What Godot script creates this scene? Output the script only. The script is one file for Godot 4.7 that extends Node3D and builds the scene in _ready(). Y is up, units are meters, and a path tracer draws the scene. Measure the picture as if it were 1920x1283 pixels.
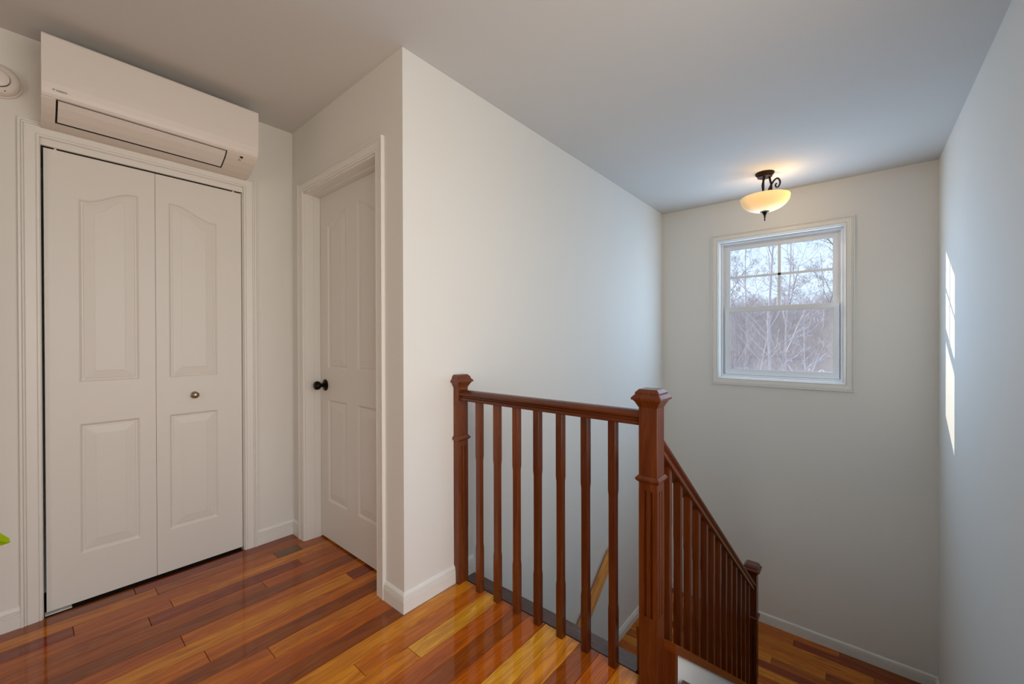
extends Node3D
# Upper stair hall: closet with folding doors, a second door, wooden guard rail and stairwell with window.
# x to the right along the window wall, y up, -z into the stairwell. Metres.

const XL := -1.4934    # long stairwell wall
const ZD := -1.0404    # wall with the second door
const XC := -2.6319    # closet wall
const ZW := -4.1296    # window wall
const XR := 0.4411     # right wall
const H := 2.44        # ceiling
const YL := -1.295     # landing floor
const YB := -2.59      # lower floor
const ZR := 2.6        # rear wall behind the camera
const ZE := -1.377     # edge of the upper floor planks
const RISE := 0.185
const RUN := 0.2434
const SLOPE := 0.76

var M := {}
var taken := {}

# ------------------------------------------------------------------ naming
func meta(o: Node, label: String, category: String, group := "", kind := "") -> void:
	if label: o.set_meta("label", label)
	if category: o.set_meta("category", category)
	if group: o.set_meta("group", group)
	if kind: o.set_meta("kind", kind)

func unique(called: String, p: Node) -> String:
	var key := str(p.get_instance_id()) + called
	var n: int = taken.get(key, 0)
	taken[key] = n + 1
	return called if n == 0 else "%s_%03d" % [called, n]

func base(called: String, label: String, category: String, at := Vector3.ZERO, group := "", kind := "") -> Node3D:
	var o := Node3D.new()
	o.name = unique(called, self)
	o.position = at
	meta(o, label, category, group, kind)
	add_child(o, true)
	return o

func obj(called: String, mesh: Variant, mat: Material, p: Node = null, xf := Transform3D()) -> MeshInstance3D:
	var o := MeshInstance3D.new()
	var q: Node = p if p else self
	o.name = unique(called, q)
	o.mesh = mesh.commit() if mesh is SurfaceTool else mesh
	o.material_override = mat
	o.transform = xf
	q.add_child(o, true)
	return o

# ------------------------------------------------------------------ mesh helpers
func sf() -> SurfaceTool:
	var st := SurfaceTool.new()
	st.begin(Mesh.PRIMITIVE_TRIANGLES)
	return st

func tri(st: SurfaceTool, a: Vector3, b: Vector3, c: Vector3, n: Vector3, na = null, nb = null, nc = null) -> void:
	# front faces are clockwise: the vertex order is turned so that the face looks along n
	if (b - a).cross(c - a).dot(n) > 0.0:
		var t := b; b = c; c = t
		var t2 = nb; nb = nc; nc = t2
	st.set_normal(na if na != null else n); st.add_vertex(a)
	st.set_normal(nb if nb != null else n); st.add_vertex(b)
	st.set_normal(nc if nc != null else n); st.add_vertex(c)

func quad(st: SurfaceTool, a: Vector3, b: Vector3, c: Vector3, d: Vector3, n: Vector3) -> void:
	tri(st, a, b, c, n); tri(st, a, c, d, n)

func quad_away(st: SurfaceTool, a: Vector3, b: Vector3, c: Vector3, d: Vector3, inside: Vector3) -> void:
	var n := (c - a).cross(d - b)
	if n.length() < 1e-12: return
	n = n.normalized()
	if n.dot((a + b + c + d) / 4.0 - inside) < 0.0: n = -n
	quad(st, a, b, c, d, n)

func box(st: SurfaceTool, lo: Vector3, hi: Vector3) -> void:
	var p := []
	for i in 8: p.append(Vector3(hi.x if i & 1 else lo.x, hi.y if i & 2 else lo.y, hi.z if i & 4 else lo.z))
	quad(st, p[0], p[2], p[6], p[4], Vector3.LEFT); quad(st, p[1], p[3], p[7], p[5], Vector3.RIGHT)
	quad(st, p[0], p[1], p[5], p[4], Vector3.DOWN); quad(st, p[2], p[3], p[7], p[6], Vector3.UP)
	quad(st, p[0], p[1], p[3], p[2], Vector3.FORWARD); quad(st, p[4], p[5], p[7], p[6], Vector3.BACK)

# profile in local x-z (Vector2 x, z), extruded along local +y; y0/y1 get slopes so that mitres can be cut
func extrude(st: SurfaceTool, prof: PackedVector2Array, y0: float, y1: float, m0 := Vector2.ZERO, m1 := Vector2.ZERO) -> void:
	var pr := prof.duplicate()
	var area := 0.0
	for i in pr.size():
		area += pr[i].cross(pr[(i + 1) % pr.size()])
	if area < 0.0: pr.reverse()
	var bot := func(p: Vector2) -> Vector3: return Vector3(p.x, y0 + p.dot(m0), p.y)
	var top := func(p: Vector2) -> Vector3: return Vector3(p.x, y1 + p.dot(m1), p.y)
	for i in pr.size():
		var p := pr[i]; var q := pr[(i + 1) % pr.size()]
		var d := (q - p).normalized()
		quad(st, bot.call(p), bot.call(q), top.call(q), top.call(p), Vector3(d.y, 0, -d.x))
	var ix := Geometry2D.triangulate_polygon(pr)
	for k in range(0, ix.size(), 3):
		tri(st, bot.call(pr[ix[k]]), bot.call(pr[ix[k + 1]]), bot.call(pr[ix[k + 2]]), Vector3.DOWN)
		tri(st, top.call(pr[ix[k]]), top.call(pr[ix[k + 1]]), top.call(pr[ix[k + 2]]), Vector3.UP)

# stack of eight-cornered rings: [y, half x, half z, corner cut]
func loft(st: SurfaceTool, rings: Array, cx := 0.0, cz := 0.0) -> void:
	var pts := []
	for r in rings:
		var hx: float = r[1]; var hz: float = r[2]; var c: float = r[3]
		var ring := []
		for q in [[hx, hz - c], [hx - c, hz], [-hx + c, hz], [-hx, hz - c], [-hx, -hz + c], [-hx + c, -hz], [hx - c, -hz], [hx, -hz + c]]:
			ring.append(Vector3(cx + q[0], r[0], cz + q[1]))
		pts.append(ring)
	for i in pts.size() - 1:
		var mid := Vector3(cx, (float(rings[i][0]) + float(rings[i + 1][0])) / 2.0, cz)
		for k in 8:
			var l := (k + 1) % 8
			var a: Vector3 = pts[i][k]; var b: Vector3 = pts[i][l]; var c2: Vector3 = pts[i + 1][l]; var d: Vector3 = pts[i + 1][k]
			var n := (c2 - a).cross(d - b)
			if n.length() < 1e-10: continue
			n = n.normalized()
			var out := (a + b + c2 + d) / 4.0 - mid
			out.y = 0.0
			if absf(rings[i][0] - rings[i + 1][0]) < 1e-5:
				out = Vector3(0, 1 if rings[i][1] > rings[i + 1][1] else -1, 0)
			if n.dot(out) < 0.0: n = -n
			quad(st, a, b, c2, d, n)
	for e in [0, pts.size() - 1]:
		var up := Vector3.DOWN if e == 0 else Vector3.UP
		for k in range(1, 7): tri(st, pts[e][0], pts[e][k], pts[e][k + 1], up)

# profile of (radius, y) turned round local y; sharp where the profile bends more than ~40 degrees
func lathe(st: SurfaceTool, prof: Array, seg := 32) -> void:
	var nrm := []
	for i in prof.size() - 1:
		var d: Vector2 = (prof[i + 1] - prof[i]).normalized()
		nrm.append(Vector2(d.y, -d.x))
	for i in prof.size() - 1:
		var n0: Vector2 = nrm[i]; var n1: Vector2 = nrm[i]
		if i > 0 and nrm[i - 1].dot(nrm[i]) > 0.75: n0 = (nrm[i - 1] + nrm[i]).normalized()
		if i < nrm.size() - 1 and nrm[i + 1].dot(nrm[i]) > 0.75: n1 = (nrm[i + 1] + nrm[i]).normalized()
		for k in seg:
			var a := TAU * k / seg; var b := TAU * (k + 1) / seg
			var f := func(p: Vector2, t: float) -> Vector3: return Vector3(p.x * cos(t), p.y, p.x * sin(t))
			var p00: Vector3 = f.call(prof[i], a); var p01: Vector3 = f.call(prof[i], b)
			var p10: Vector3 = f.call(prof[i + 1], a); var p11: Vector3 = f.call(prof[i + 1], b)
			var fn: Vector3 = f.call(nrm[i], (a + b) / 2.0)
			var na: Vector3 = f.call(n0, a); var nb: Vector3 = f.call(n0, b); var nc: Vector3 = f.call(n1, b); var nd: Vector3 = f.call(n1, a)
			if prof[i].x > 1e-6: tri(st, p00, p01, p11, fn, na, nb, nc)
			if prof[i + 1].x > 1e-6: tri(st, p00, p11, p10, fn, na, nc, nd)

func tube(st: SurfaceTool, pts: Array, radii: Array, seg := 8) -> void:
	var rings := []
	var ref := Vector3.UP
	for i in pts.size():
		var d: Vector3 = (pts[min(i + 1, pts.size() - 1)] - pts[max(i - 1, 0)]).normalized()
		if i == 0: ref = d.cross(Vector3(0.3, 0.2, 0.93)).normalized()
		ref = (ref - d * ref.dot(d)).normalized()
		var s := d.cross(ref)
		var ring := []
		for k in seg:
			var a := TAU * k / seg
			ring.append([pts[i] + (ref * cos(a) + s * sin(a)) * float(radii[i]), ref * cos(a) + s * sin(a)])
		rings.append(ring)
	for i in pts.size() - 1:
		for k in seg:
			var l := (k + 1) % seg
			var a = rings[i][k]; var b = rings[i][l]; var c = rings[i + 1][l]; var e = rings[i + 1][k]
			var n: Vector3 = a[1] + b[1]
			tri(st, a[0], b[0], c[0], n, a[1], b[1], c[1]); tri(st, a[0], c[0], e[0], n, a[1], c[1], e[1])
	for e in [0, pts.size() - 1]:
		var d: Vector3 = (pts[0] - pts[1]) if e == 0 else (pts[e] - pts[e - 1])
		for k in range(1, seg - 1): tri(st, rings[e][0][0], rings[e][k][0], rings[e][k + 1][0], d)

func spline(keys: Array, steps := 6) -> Array:
	var out := []
	for i in keys.size() - 1:
		var a: Vector3 = keys[max(i - 1, 0)]; var d: Vector3 = keys[min(i + 2, keys.size() - 1)]
		var b: Vector3 = keys[i]; var c: Vector3 = keys[i + 1]
		for k in steps: out.append(b.cubic_interpolate(c, a, d, float(k) / steps))
	out.append(keys[-1])
	return out

# a frame in which local y runs along `along` and local z along `outward`
func frame(at: Vector3, along: Vector3, outward: Vector3) -> Transform3D:
	var y := along.normalized(); var z := outward.normalized()
	return Transform3D(Basis(y.cross(z), y, z), at)

# ------------------------------------------------------------------ materials
func mat(c: Color, rough := 0.6, metal := 0.0) -> StandardMaterial3D:
	var m := StandardMaterial3D.new()
	m.albedo_color = c
	m.roughness = rough
	m.metallic = metal
	return m

func grain_image(w: int, h: int, sd: int, streak: float, figure: float) -> ImageTexture:
	var a := FastNoiseLite.new(); a.seed = sd; a.frequency = 1.0; a.fractal_octaves = 2
	var b := FastNoiseLite.new(); b.seed = sd + 9; b.frequency = 1.0; b.fractal_octaves = 3
	var im := Image.create(w, h, false, Image.FORMAT_RGB8)
	for y in h:
		var v := float(y) / h
		for x in w:
			var u := float(x) / w
			var bend := b.get_noise_2d(u * 4.0, v * 5.0)
			var n := a.get_noise_2d(u * 34.0 + bend * 3.0, v * 4.0 + 40.0)
			var fine := b.get_noise_2d(u * 210.0, v * 16.0 + 90.0)
			var cloud := b.get_noise_2d(u * 7.0 + 30.0, v * 6.0 + 7.0)
			var t := clampf(0.5 + streak * n + 0.35 * streak * fine + figure * cloud, 0.0, 1.0)
			im.set_pixel(x, y, Color(lerpf(0.76, 1.0, t), lerpf(0.67, 1.0, t), lerpf(0.55, 1.0, t)))
	im.generate_mipmaps()
	return ImageTexture.create_from_image(im)

func wood(c: Color, tex: Texture2D, rough: float) -> StandardMaterial3D:
	var m := mat(c, rough)
	m.albedo_texture = tex
	return m

func wood_tri(c: Color, tex: Texture2D, rough: float, off := 0.0) -> StandardMaterial3D:
	var m := wood(c, tex, rough)
	m.uv1_triplanar = true
	m.uv1_scale = Vector3(3.1, 0.45, 3.1)
	m.uv1_offset = Vector3(off, off * 0.37, off * 0.61)
	return m

func make_materials() -> void:
	M.wall = mat(Color(0.902, 0.898, 0.874), 0.75)
	M.ceiling = mat(Color(0.828, 0.826, 0.815), 0.9)
	M.white = mat(Color(0.915, 0.91, 0.885), 0.38)
	M.door = mat(Color(0.90, 0.892, 0.866), 0.42)
	M.vinyl = mat(Color(0.91, 0.92, 0.925), 0.35)
	M.plastic = mat(Color(0.915, 0.89, 0.865), 0.36)
	M.plastic2 = mat(Color(0.88, 0.85, 0.81), 0.45)
	M.dark = mat(Color(0.03, 0.028, 0.025), 0.7)
	M.print = mat(Color(0.60, 0.59, 0.58), 0.6)
	M.display = mat(Color(0.05, 0.045, 0.045), 0.2)
	M.nickel = mat(Color(0.62, 0.56, 0.47), 0.28, 1.0)
	M.bronze = mat(Color(0.20, 0.13, 0.09), 0.38, 0.75)
	M.bronze_dark = mat(Color(0.10, 0.075, 0.055), 0.35, 0.7)
	M.subfloor = mat(Color(0.16, 0.09, 0.05), 0.9)
	M.glass = mat(Color(0.94, 0.97, 1.0, 0.04), 0.0)
	M.glass.transparency = BaseMaterial3D.TRANSPARENCY_ALPHA
	M.screen = mat(Color(0.95, 0.95, 0.97, 0.32), 0.9)
	M.screen.transparency = BaseMaterial3D.TRANSPARENCY_ALPHA
	M.screen.cull_mode = BaseMaterial3D.CULL_DISABLED
	var g1 := grain_image(512, 1024, 3, 0.55, 0.40)
	var g2 := grain_image(256, 512, 21, 0.38, 0.42)
	M.grain = g1
	M.post = wood_tri(Color(0.40, 0.195, 0.068), g2, 0.26, 0.1)
	M.post_b = wood_tri(Color(0.36, 0.165, 0.056), g2, 0.26, 0.55)
	M.post_c = wood_tri(Color(0.49, 0.255, 0.10), g2, 0.26, 0.83)
	M.nosing = wood_tri(Color(0.40, 0.31, 0.30), g2, 0.12, 0.2)
	M.oak = wood_tri(Color(0.93, 0.66, 0.33), g2, 0.3, 0.4)
	# plank tones: deep red-brown ... pale gold
	var tones := {
		"d": Color(0.60, 0.31, 0.05), "p": Color(0.59, 0.25, 0.05), "b": Color(0.70, 0.375, 0.06), "r": Color(0.76, 0.40, 0.06),
		"o": Color(0.82, 0.465, 0.075), "l": Color(0.84, 0.51, 0.085), "g": Color(0.89, 0.58, 0.11), "y": Color(0.92, 0.67, 0.20),
		"s": Color(0.45, 0.32, 0.16), "t": Color(0.86, 0.56, 0.14)}
	for k in tones: M["plank_" + k] = wood(tones[k], g1, 0.35)
	for k in tones:
		M["plank_" + k].clearcoat_enabled = true
		M["plank_" + k].clearcoat = 0.9
		M["plank_" + k].clearcoat_roughness = 0.06
		M["plank_" + k].metallic_specular = 0.15
	M.bark = mat(Color(0.60, 0.52, 0.49), 0.9)
	M.birch = mat(Color(0.86, 0.80, 0.78), 0.85)
	M.twig = mat(Color(0.70, 0.63, 0.59), 0.9)
	M.brush = mat(Color(0.78, 0.71, 0.68), 0.9)
	M.snow = mat(Color(0.95, 0.96, 0.98), 0.8)
	var hn := NoiseTexture2D.new()
	var fn := FastNoiseLite.new(); fn.seed = 5; fn.frequency = 0.02; fn.fractal_octaves = 4
	hn.noise = fn; hn.width = 512; hn.height = 512; hn.seamless = true
	var ramp := Gradient.new()
	ramp.offsets = PackedFloat32Array([0.0, 0.45, 0.6, 1.0])
	ramp.colors = PackedColorArray([Color(0.62, 0.58, 0.56), Color(0.76, 0.73, 0.71), Color(0.87, 0.86, 0.86), Color(0.93, 0.94, 0.96)])
	hn.color_ramp = ramp
	M.hill = mat(Color.WHITE, 0.95)
	M.hill.albedo_texture = hn
	M.hill.uv1_triplanar = true; M.hill.uv1_world_triplanar = true
	M.hill.uv1_scale = Vector3(0.08, 0.08, 0.08)
	M.leaf = mat(Color(0.64, 0.78, 0.06), 0.4)
	M.leaf.backlight_enabled = true; M.leaf.backlight = Color(0.25, 0.35, 0.02)
	M.pot = mat(Color(0.85, 0.84, 0.82), 0.5)
	M.soil = mat(Color(0.10, 0.07, 0.05), 0.95)

# ------------------------------------------------------------------ scene
func _ready() -> void:
	# --- camera, sky, sun, daylight, exposure
	var cam := Camera3D.new()
	cam.name = "camera"
	cam.fov = rad_to_deg(2.0 * atan(641.5 / 764.34))
	cam.near = 0.03; cam.far = 400.0
	cam.position = Vector3(0, 1.1766, 0)
	cam.rotation = Vector3(-0.0045, 0.7018, -0.0025)
	add_child(cam)
	cam.current = true
	var we := WorldEnvironment.new()
	we.name = "environment"
	var env := Environment.new()
	env.background_mode = Environment.BG_SKY
	var sky := Sky.new()
	var sm := ProceduralSkyMaterial.new()
	sm.sky_top_color = Color(0.55, 0.72, 0.95)
	sm.sky_horizon_color = Color(0.86, 0.935, 1.0)
	sm.sky_curve = 0.25
	sm.ground_bottom_color = Color(0.75, 0.78, 0.82)
	sm.ground_horizon_color = Color(0.90, 0.93, 0.96)
	sm.sky_energy_multiplier = 1.2
	sm.ground_energy_multiplier = 0.8
	sky.sky_material = sm
	env.sky = sky
	env.ambient_light_source = Environment.AMBIENT_SOURCE_DISABLED
	env.background_energy_multiplier = 1.0
	env.tonemap_mode = Environment.TONE_MAPPER_LINEAR
	env.tonemap_exposure = 1.1
	env.sdfgi_enabled = true; env.ssao_enabled = true; env.ssil_enabled = true
	we.environment = env
	add_child(we)
	var sun := DirectionalLight3D.new()
	sun.name = "sun"
	sun.basis = Basis.looking_at(Vector3(1, -0.36, 0.57), Vector3.UP)
	sun.light_color = Color(1.0, 0.95, 0.87)
	sun.light_energy = 1.7
	sun.light_angular_distance = 0.5
	sun.shadow_enabled = true
	sun.sky_mode = DirectionalLight3D.SKY_MODE_LIGHT_ONLY
	add_child(sun)
	# daylight through the window in the right-hand wall beside the camera
	daylight("hall_window_daylight", Vector3(XR - 0.03, 1.3, -0.65), PI / 2, Vector2(1.5, 1.7), Color(1.0, 0.945, 0.88), 0.86)
	# daylight through the window in the rear wall behind the camera
	daylight("rear_window_daylight", Vector3(0.075, 1.3, ZR - 0.03), 0.0, Vector2(0.58, 1.7), Color(1.0, 0.94, 0.865), 1.2)
	# daylight through the stairwell window
	daylight("stair_window_daylight", Vector3(-0.525, 1.45, ZW - 0.03), PI, Vector2(0.86, 1.2), Color(0.70, 0.85, 1.0), 1.35)

	make_materials()
	build_shell()
	build_floor()
	build_stairs()
	build_trim()
	build_closet()
	build_door()
	build_window()
	build_hall_window()
	build_guard()
	build_ac()
	build_detector()
	build_lamp()
	build_plant()
	build_outside()

func daylight(called: String, at: Vector3, turn: float, size: Vector2, c: Color, e: float) -> void:
	var l := AreaLight3D.new()
	l.name = called
	l.position = at
	l.rotation.y = turn
	l.area_size = size
	l.area_normalize_energy = false
	l.light_color = c
	l.light_energy = e
	l.set("area_range", 20.0)
	l.shadow_enabled = true
	add_child(l)

# ------------------------------------------------------------------ shell
func struct_boxes(called: String, label: String, cat: String, list: Array, m: Material) -> MeshInstance3D:
	var st := sf()
	for b in list: box(st, b[0], b[1])
	var o := obj(called, st, m)
	meta(o, label, cat, "", "structure")
	return o

func build_shell() -> void:
	var t := 0.2
	struct_boxes("ceiling", "flat pale grey-white painted ceiling over hall and stairwell", "ceiling", [[Vector3(XC - 0.6, H, ZW - t), Vector3(XR + t, H + 0.25, ZR + t)]], M.ceiling)
	# closet wall, with the closet's opening and the closet's inside behind it
	struct_boxes("wall_left", "off-white wall that holds the closet, below the air conditioner", "wall", [
		[Vector3(XC - 0.5, -0.3, -0.032), Vector3(XC, H, ZR + t)],
		[Vector3(XC - 0.5, -0.3, ZD - 0.12), Vector3(XC, H, -0.776)],
		[Vector3(XC - 0.5, 2.04, -0.776), Vector3(XC, H, -0.032)],
		[Vector3(XC - 0.6, -0.3, ZD - 0.12), Vector3(XC - 0.45, H, ZR + t)]], M.wall)
	# wall with the second door, back to the stairwell
	struct_boxes("wall_passage", "narrow off-white wall round the second door", "wall", [
		[Vector3(XC - 0.1, -0.3, ZD - 0.12), Vector3(-2.47, H, ZD)],
		[Vector3(-1.695, -0.3, ZD - 0.12), Vector3(XL - 0.12, H, ZD)],
		[Vector3(-2.47, 2.048, ZD - 0.12), Vector3(-1.695, H, ZD)],
		[Vector3(-2.6, -0.3, ZD - 0.30), Vector3(XL - 0.12, H, ZD - 0.20)]], M.wall)
	struct_boxes("wall_stairwell", "long plain off-white wall running along the stairwell", "wall", [[Vector3(XL - 0.12, YB - 0.1, ZW - t), Vector3(XL, H, ZD)]], M.wall)
	struct_boxes("wall_window", "off-white end wall of the stairwell with the window", "wall", [
		[Vector3(XL - 0.12, YB - 0.1, ZW - t), Vector3(-0.980, H, ZW)], [Vector3(-0.070, YB - 0.1, ZW - t), Vector3(XR + t, H, ZW)],
		[Vector3(-0.980, YB - 0.1, ZW - t), Vector3(-0.070, 0.826, ZW)], [Vector3(-0.980, 2.081, ZW - t), Vector3(-0.070, H, ZW)]], M.wall)
	struct_boxes("wall_right", "bluish white right-hand wall with a sliver of sunlight", "wall", [
		[Vector3(XR, YB - 0.1, ZW - t), Vector3(XR + t, H, -1.45)], [Vector3(XR, -0.3, 0.15), Vector3(XR + t, H, ZR + t)],
		[Vector3(XR, YB - 0.1, -1.45), Vector3(XR + t, 0.4, 0.15)], [Vector3(XR, 2.2, -1.45), Vector3(XR + t, H, 0.15)]], M.wall)
	struct_boxes("wall_rear", "plain wall behind the viewpoint closing the hall", "wall", [
		[Vector3(XC - 0.5, -0.3, ZR), Vector3(-0.25, H, ZR + t)], [Vector3(0.4, -0.3, ZR), Vector3(XR + t, H, ZR + t)],
		[Vector3(-0.25, -0.3, ZR), Vector3(0.4, 0.4, ZR + t)], [Vector3(-0.25, 2.2, ZR), Vector3(0.4, H, ZR + t)]], M.wall)
	# under the upper floor
	struct_boxes("wall_lower", "white wall of the lower hall under the upper floor", "wall", [
		[Vector3(XL - 0.12, YB - 0.1, 0.2), Vector3(XR + t, -0.3, 0.3)], [Vector3(XL - 0.12, YB - 0.1, ZD), Vector3(XL, -0.3, 0.2)],
		[Vector3(XL, -0.31, ZE), Vector3(XR, -0.29, 0.2)]], M.wall)
	struct_boxes("floor_lower", "wooden floor at the foot of the stairs", "floor", [[Vector3(XL - 0.12, YB - 0.1, ZW - t), Vector3(XR + t, YB, 0.3)]], M.plank_b)

# ------------------------------------------------------------------ floor planks
# along: 0 the plank runs in z (across is x), 1 it runs in x (across is z)
func plank(p: Node, a0: float, a1: float, l0: float, l1: float, top: float, tone: String, along: int, rng: RandomNumberGenerator) -> void:
	var st := sf()
	var g := 0.0008
	var c := 0.0012
	a0 += g; a1 -= g; l0 += g; l1 -= g
	var uo := float(rng.randi() % 4) * 0.25 + 0.005
	var vo := rng.randf() * maxf(0.0, 1.0 - (l1 - l0) / 2.4)
	var drop := rng.randf() * 0.0003
	var ring := func(e: float, y: float) -> Array:
		var r := []
		for q in [[a0 + e, l0 + e], [a1 - e, l0 + e], [a1 - e, l1 - e], [a0 + e, l1 - e]]:
			r.append([Vector3(q[0], y, q[1]) if along == 0 else Vector3(q[1], y, q[0]), Vector2(uo + (q[0] - a0) / 0.345, vo + (q[1] - l0) / 2.4)])
		return r
	var rings := [ring.call(0.0, top - 0.014), ring.call(0.0, top - c - drop), ring.call(c, top - drop)]
	var put := func(pt: Array, n: Vector3) -> void:
		st.set_normal(n); st.set_uv(pt[1]); st.add_vertex(pt[0])
	var face := func(pa: Array, pb: Array, pc: Array, n: Vector3) -> void:
		var cw: bool = (pb[0] - pa[0]).cross(pc[0] - pa[0]).dot(n) < 0.0
		put.call(pa, n); put.call(pb if cw else pc, n); put.call(pc if cw else pb, n)
	var mid := Vector3((a0 + a1) / 2, top - 0.006, (l0 + l1) / 2) if along == 0 else Vector3((l0 + l1) / 2, top - 0.006, (a0 + a1) / 2)
	for i in 2:
		for k in 4:
			var l := (k + 1) % 4
			var a: Array = rings[i][k]; var b: Array = rings[i][l]; var cc: Array = rings[i + 1][l]; var d: Array = rings[i + 1][k]
			var n: Vector3 = (cc[0] - a[0]).cross(d[0] - b[0]).normalized()
			if n.dot((a[0] + cc[0]) / 2.0 - mid) < 0.0: n = -n
			face.call(a, b, cc, n); face.call(a, cc, d, n)
	face.call(rings[2][0], rings[2][1], rings[2][2], Vector3.UP); face.call(rings[2][0], rings[2][2], rings[2][3], Vector3.UP)
	obj("plank", st, M["plank_" + tone], p)

func build_floor() -> void:
	var rng := RandomNumberGenerator.new()
	rng.seed = 77
	var f := base("floor", "glossy reddish brown hardwood strip floor of the upper hall", "floor", Vector3.ZERO, "", "structure")
	var st := sf()
	box(st, Vector3(XC - 0.3, -0.3, ZD), Vector3(XL, -0.013, ZR))
	box(st, Vector3(XL, -0.3, ZE), Vector3(XR, -0.013, ZR))
	box(st, Vector3(XC, -0.3, ZD - 0.2), Vector3(XL, -0.013, ZD))
	obj("subfloor", st, M.subfloor, f)
	# each strip from front (viewer) to back: tone, joint z, tone, joint z, tone ...
	var rows := [
		["d", -0.313, "p"], ["l", -0.38, "b"], ["p", -0.109, "r", -0.864, "s", -0.99, "b"], ["r", -0.405, "l"], ["b", -0.32, "p", -0.921, "b"],
		["b", -0.725, "r"], ["d"], ["r", -0.382, "o"], ["g", -1.026, "p"], ["o", -0.422, "o"],
		["d"], ["o", -0.583, "l"], ["r"], ["d"], ["g"],
		["g", -0.755, "o"], ["l", -0.93, "y"], ["r"], ["d"], ["r"],
		["y"], ["t"], ["p", -0.9, "d"], ["r"], ["t"],
		["b", -0.6, "o"], ["l"], ["r", -0.8, "g"], ["b"], ["o"], ["d", -0.5, "r"], ["l"], ["g"], ["b", -0.7, "d"], ["o"], ["r"], ["t", -0.3, "l"], ["b"]]
	var tones := "drbolgtrob"
	for i in rows.size():
		var x0 := -2.634 + 0.0825 * i
		var x1 := minf(x0 + 0.0825, XR)
		if x0 >= XR - 0.004: break
		var back := ZE if x0 > -1.5 else ZD - 0.115
		var z := 0.55 + rng.randf() * 0.6
		var row: Array = rows[i]
		plank(f, x0, x1, z, ZR, 0.0, tones[rng.randi() % 10], 0, rng)
		var k := 0
		while k < row.size():
			var e: float = row[k + 1] if k + 1 < row.size() else back
			plank(f, x0, x1, e, z, 0.0, row[k], 0, rng)
			z = e
			k += 2
	# landing: strips run across, along x
	var g := base("floor_landing", "glossy hardwood strip floor of the stair landing under the window", "floor", Vector3.ZERO, "", "structure")
	var s2 := sf()
	box(s2, Vector3(XL, YL - 0.2, ZW), Vector3(XR, YL - 0.013, -2.93))
	obj("subfloor", s2, M.subfloor, g)
	var lr := [["d", -0.9, "o", -0.1, "d"], ["o", -0.39, "p"], ["l", 0.1, "b"], ["o"], ["l", -0.17, "d"], ["t", -0.5, "b"], ["p"], ["g"], ["o", -0.8, "r"], ["l"], ["b", -0.3, "o"], ["t"], ["r"], ["o", 0.0, "l"], ["g"]]
	for i in lr.size():
		var z1 := ZW + 0.0825 * i
		if z1 > -2.95: break
		var z2 := minf(z1 + 0.0825, -2.93)
		var x := XL
		var k := 0
		var row: Array = lr[i]
		while k < row.size():
			var e: float = row[k + 1] if k + 1 < row.size() else XR
			plank(g, z1, z2, x, e, YL, row[k], 1, rng)
			x = e
			k += 2
	# dark nosing board along the floor's edge, both sides of the stair wall's end
	var n := base("trim_1", "dark wooden nosing board along the floor edge under the railing", "trim", Vector3.ZERO, "", "structure")
	var prof := PackedVector2Array([Vector2(0, 0), Vector2(0.0, -0.026), Vector2(0.066, -0.026), Vector2(0.076, -0.020), Vector2(0.080, -0.012), Vector2(0.077, -0.004), Vector2(0.070, 0)])
	var s3 := sf(); extrude(s3, prof, 0, -0.597 - XL)
	obj("nosing_board", s3, M.nosing, n, Transform3D(Basis(Vector3(0, 0, -1), Vector3(1, 0, 0), Vector3(0, 1, 0)), Vector3(XL, 0, ZE - 0.004)))
	var s4 := sf(); extrude(s4, prof, 0, XR + 0.459)
	obj("nosing_board", s4, M.nosing, n, Transform3D(Basis(Vector3(0, 0, -1), Vector3(1, 0, 0), Vector3(0, 1, 0)), Vector3(-0.459, 0, ZE - 0.004)))

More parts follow.
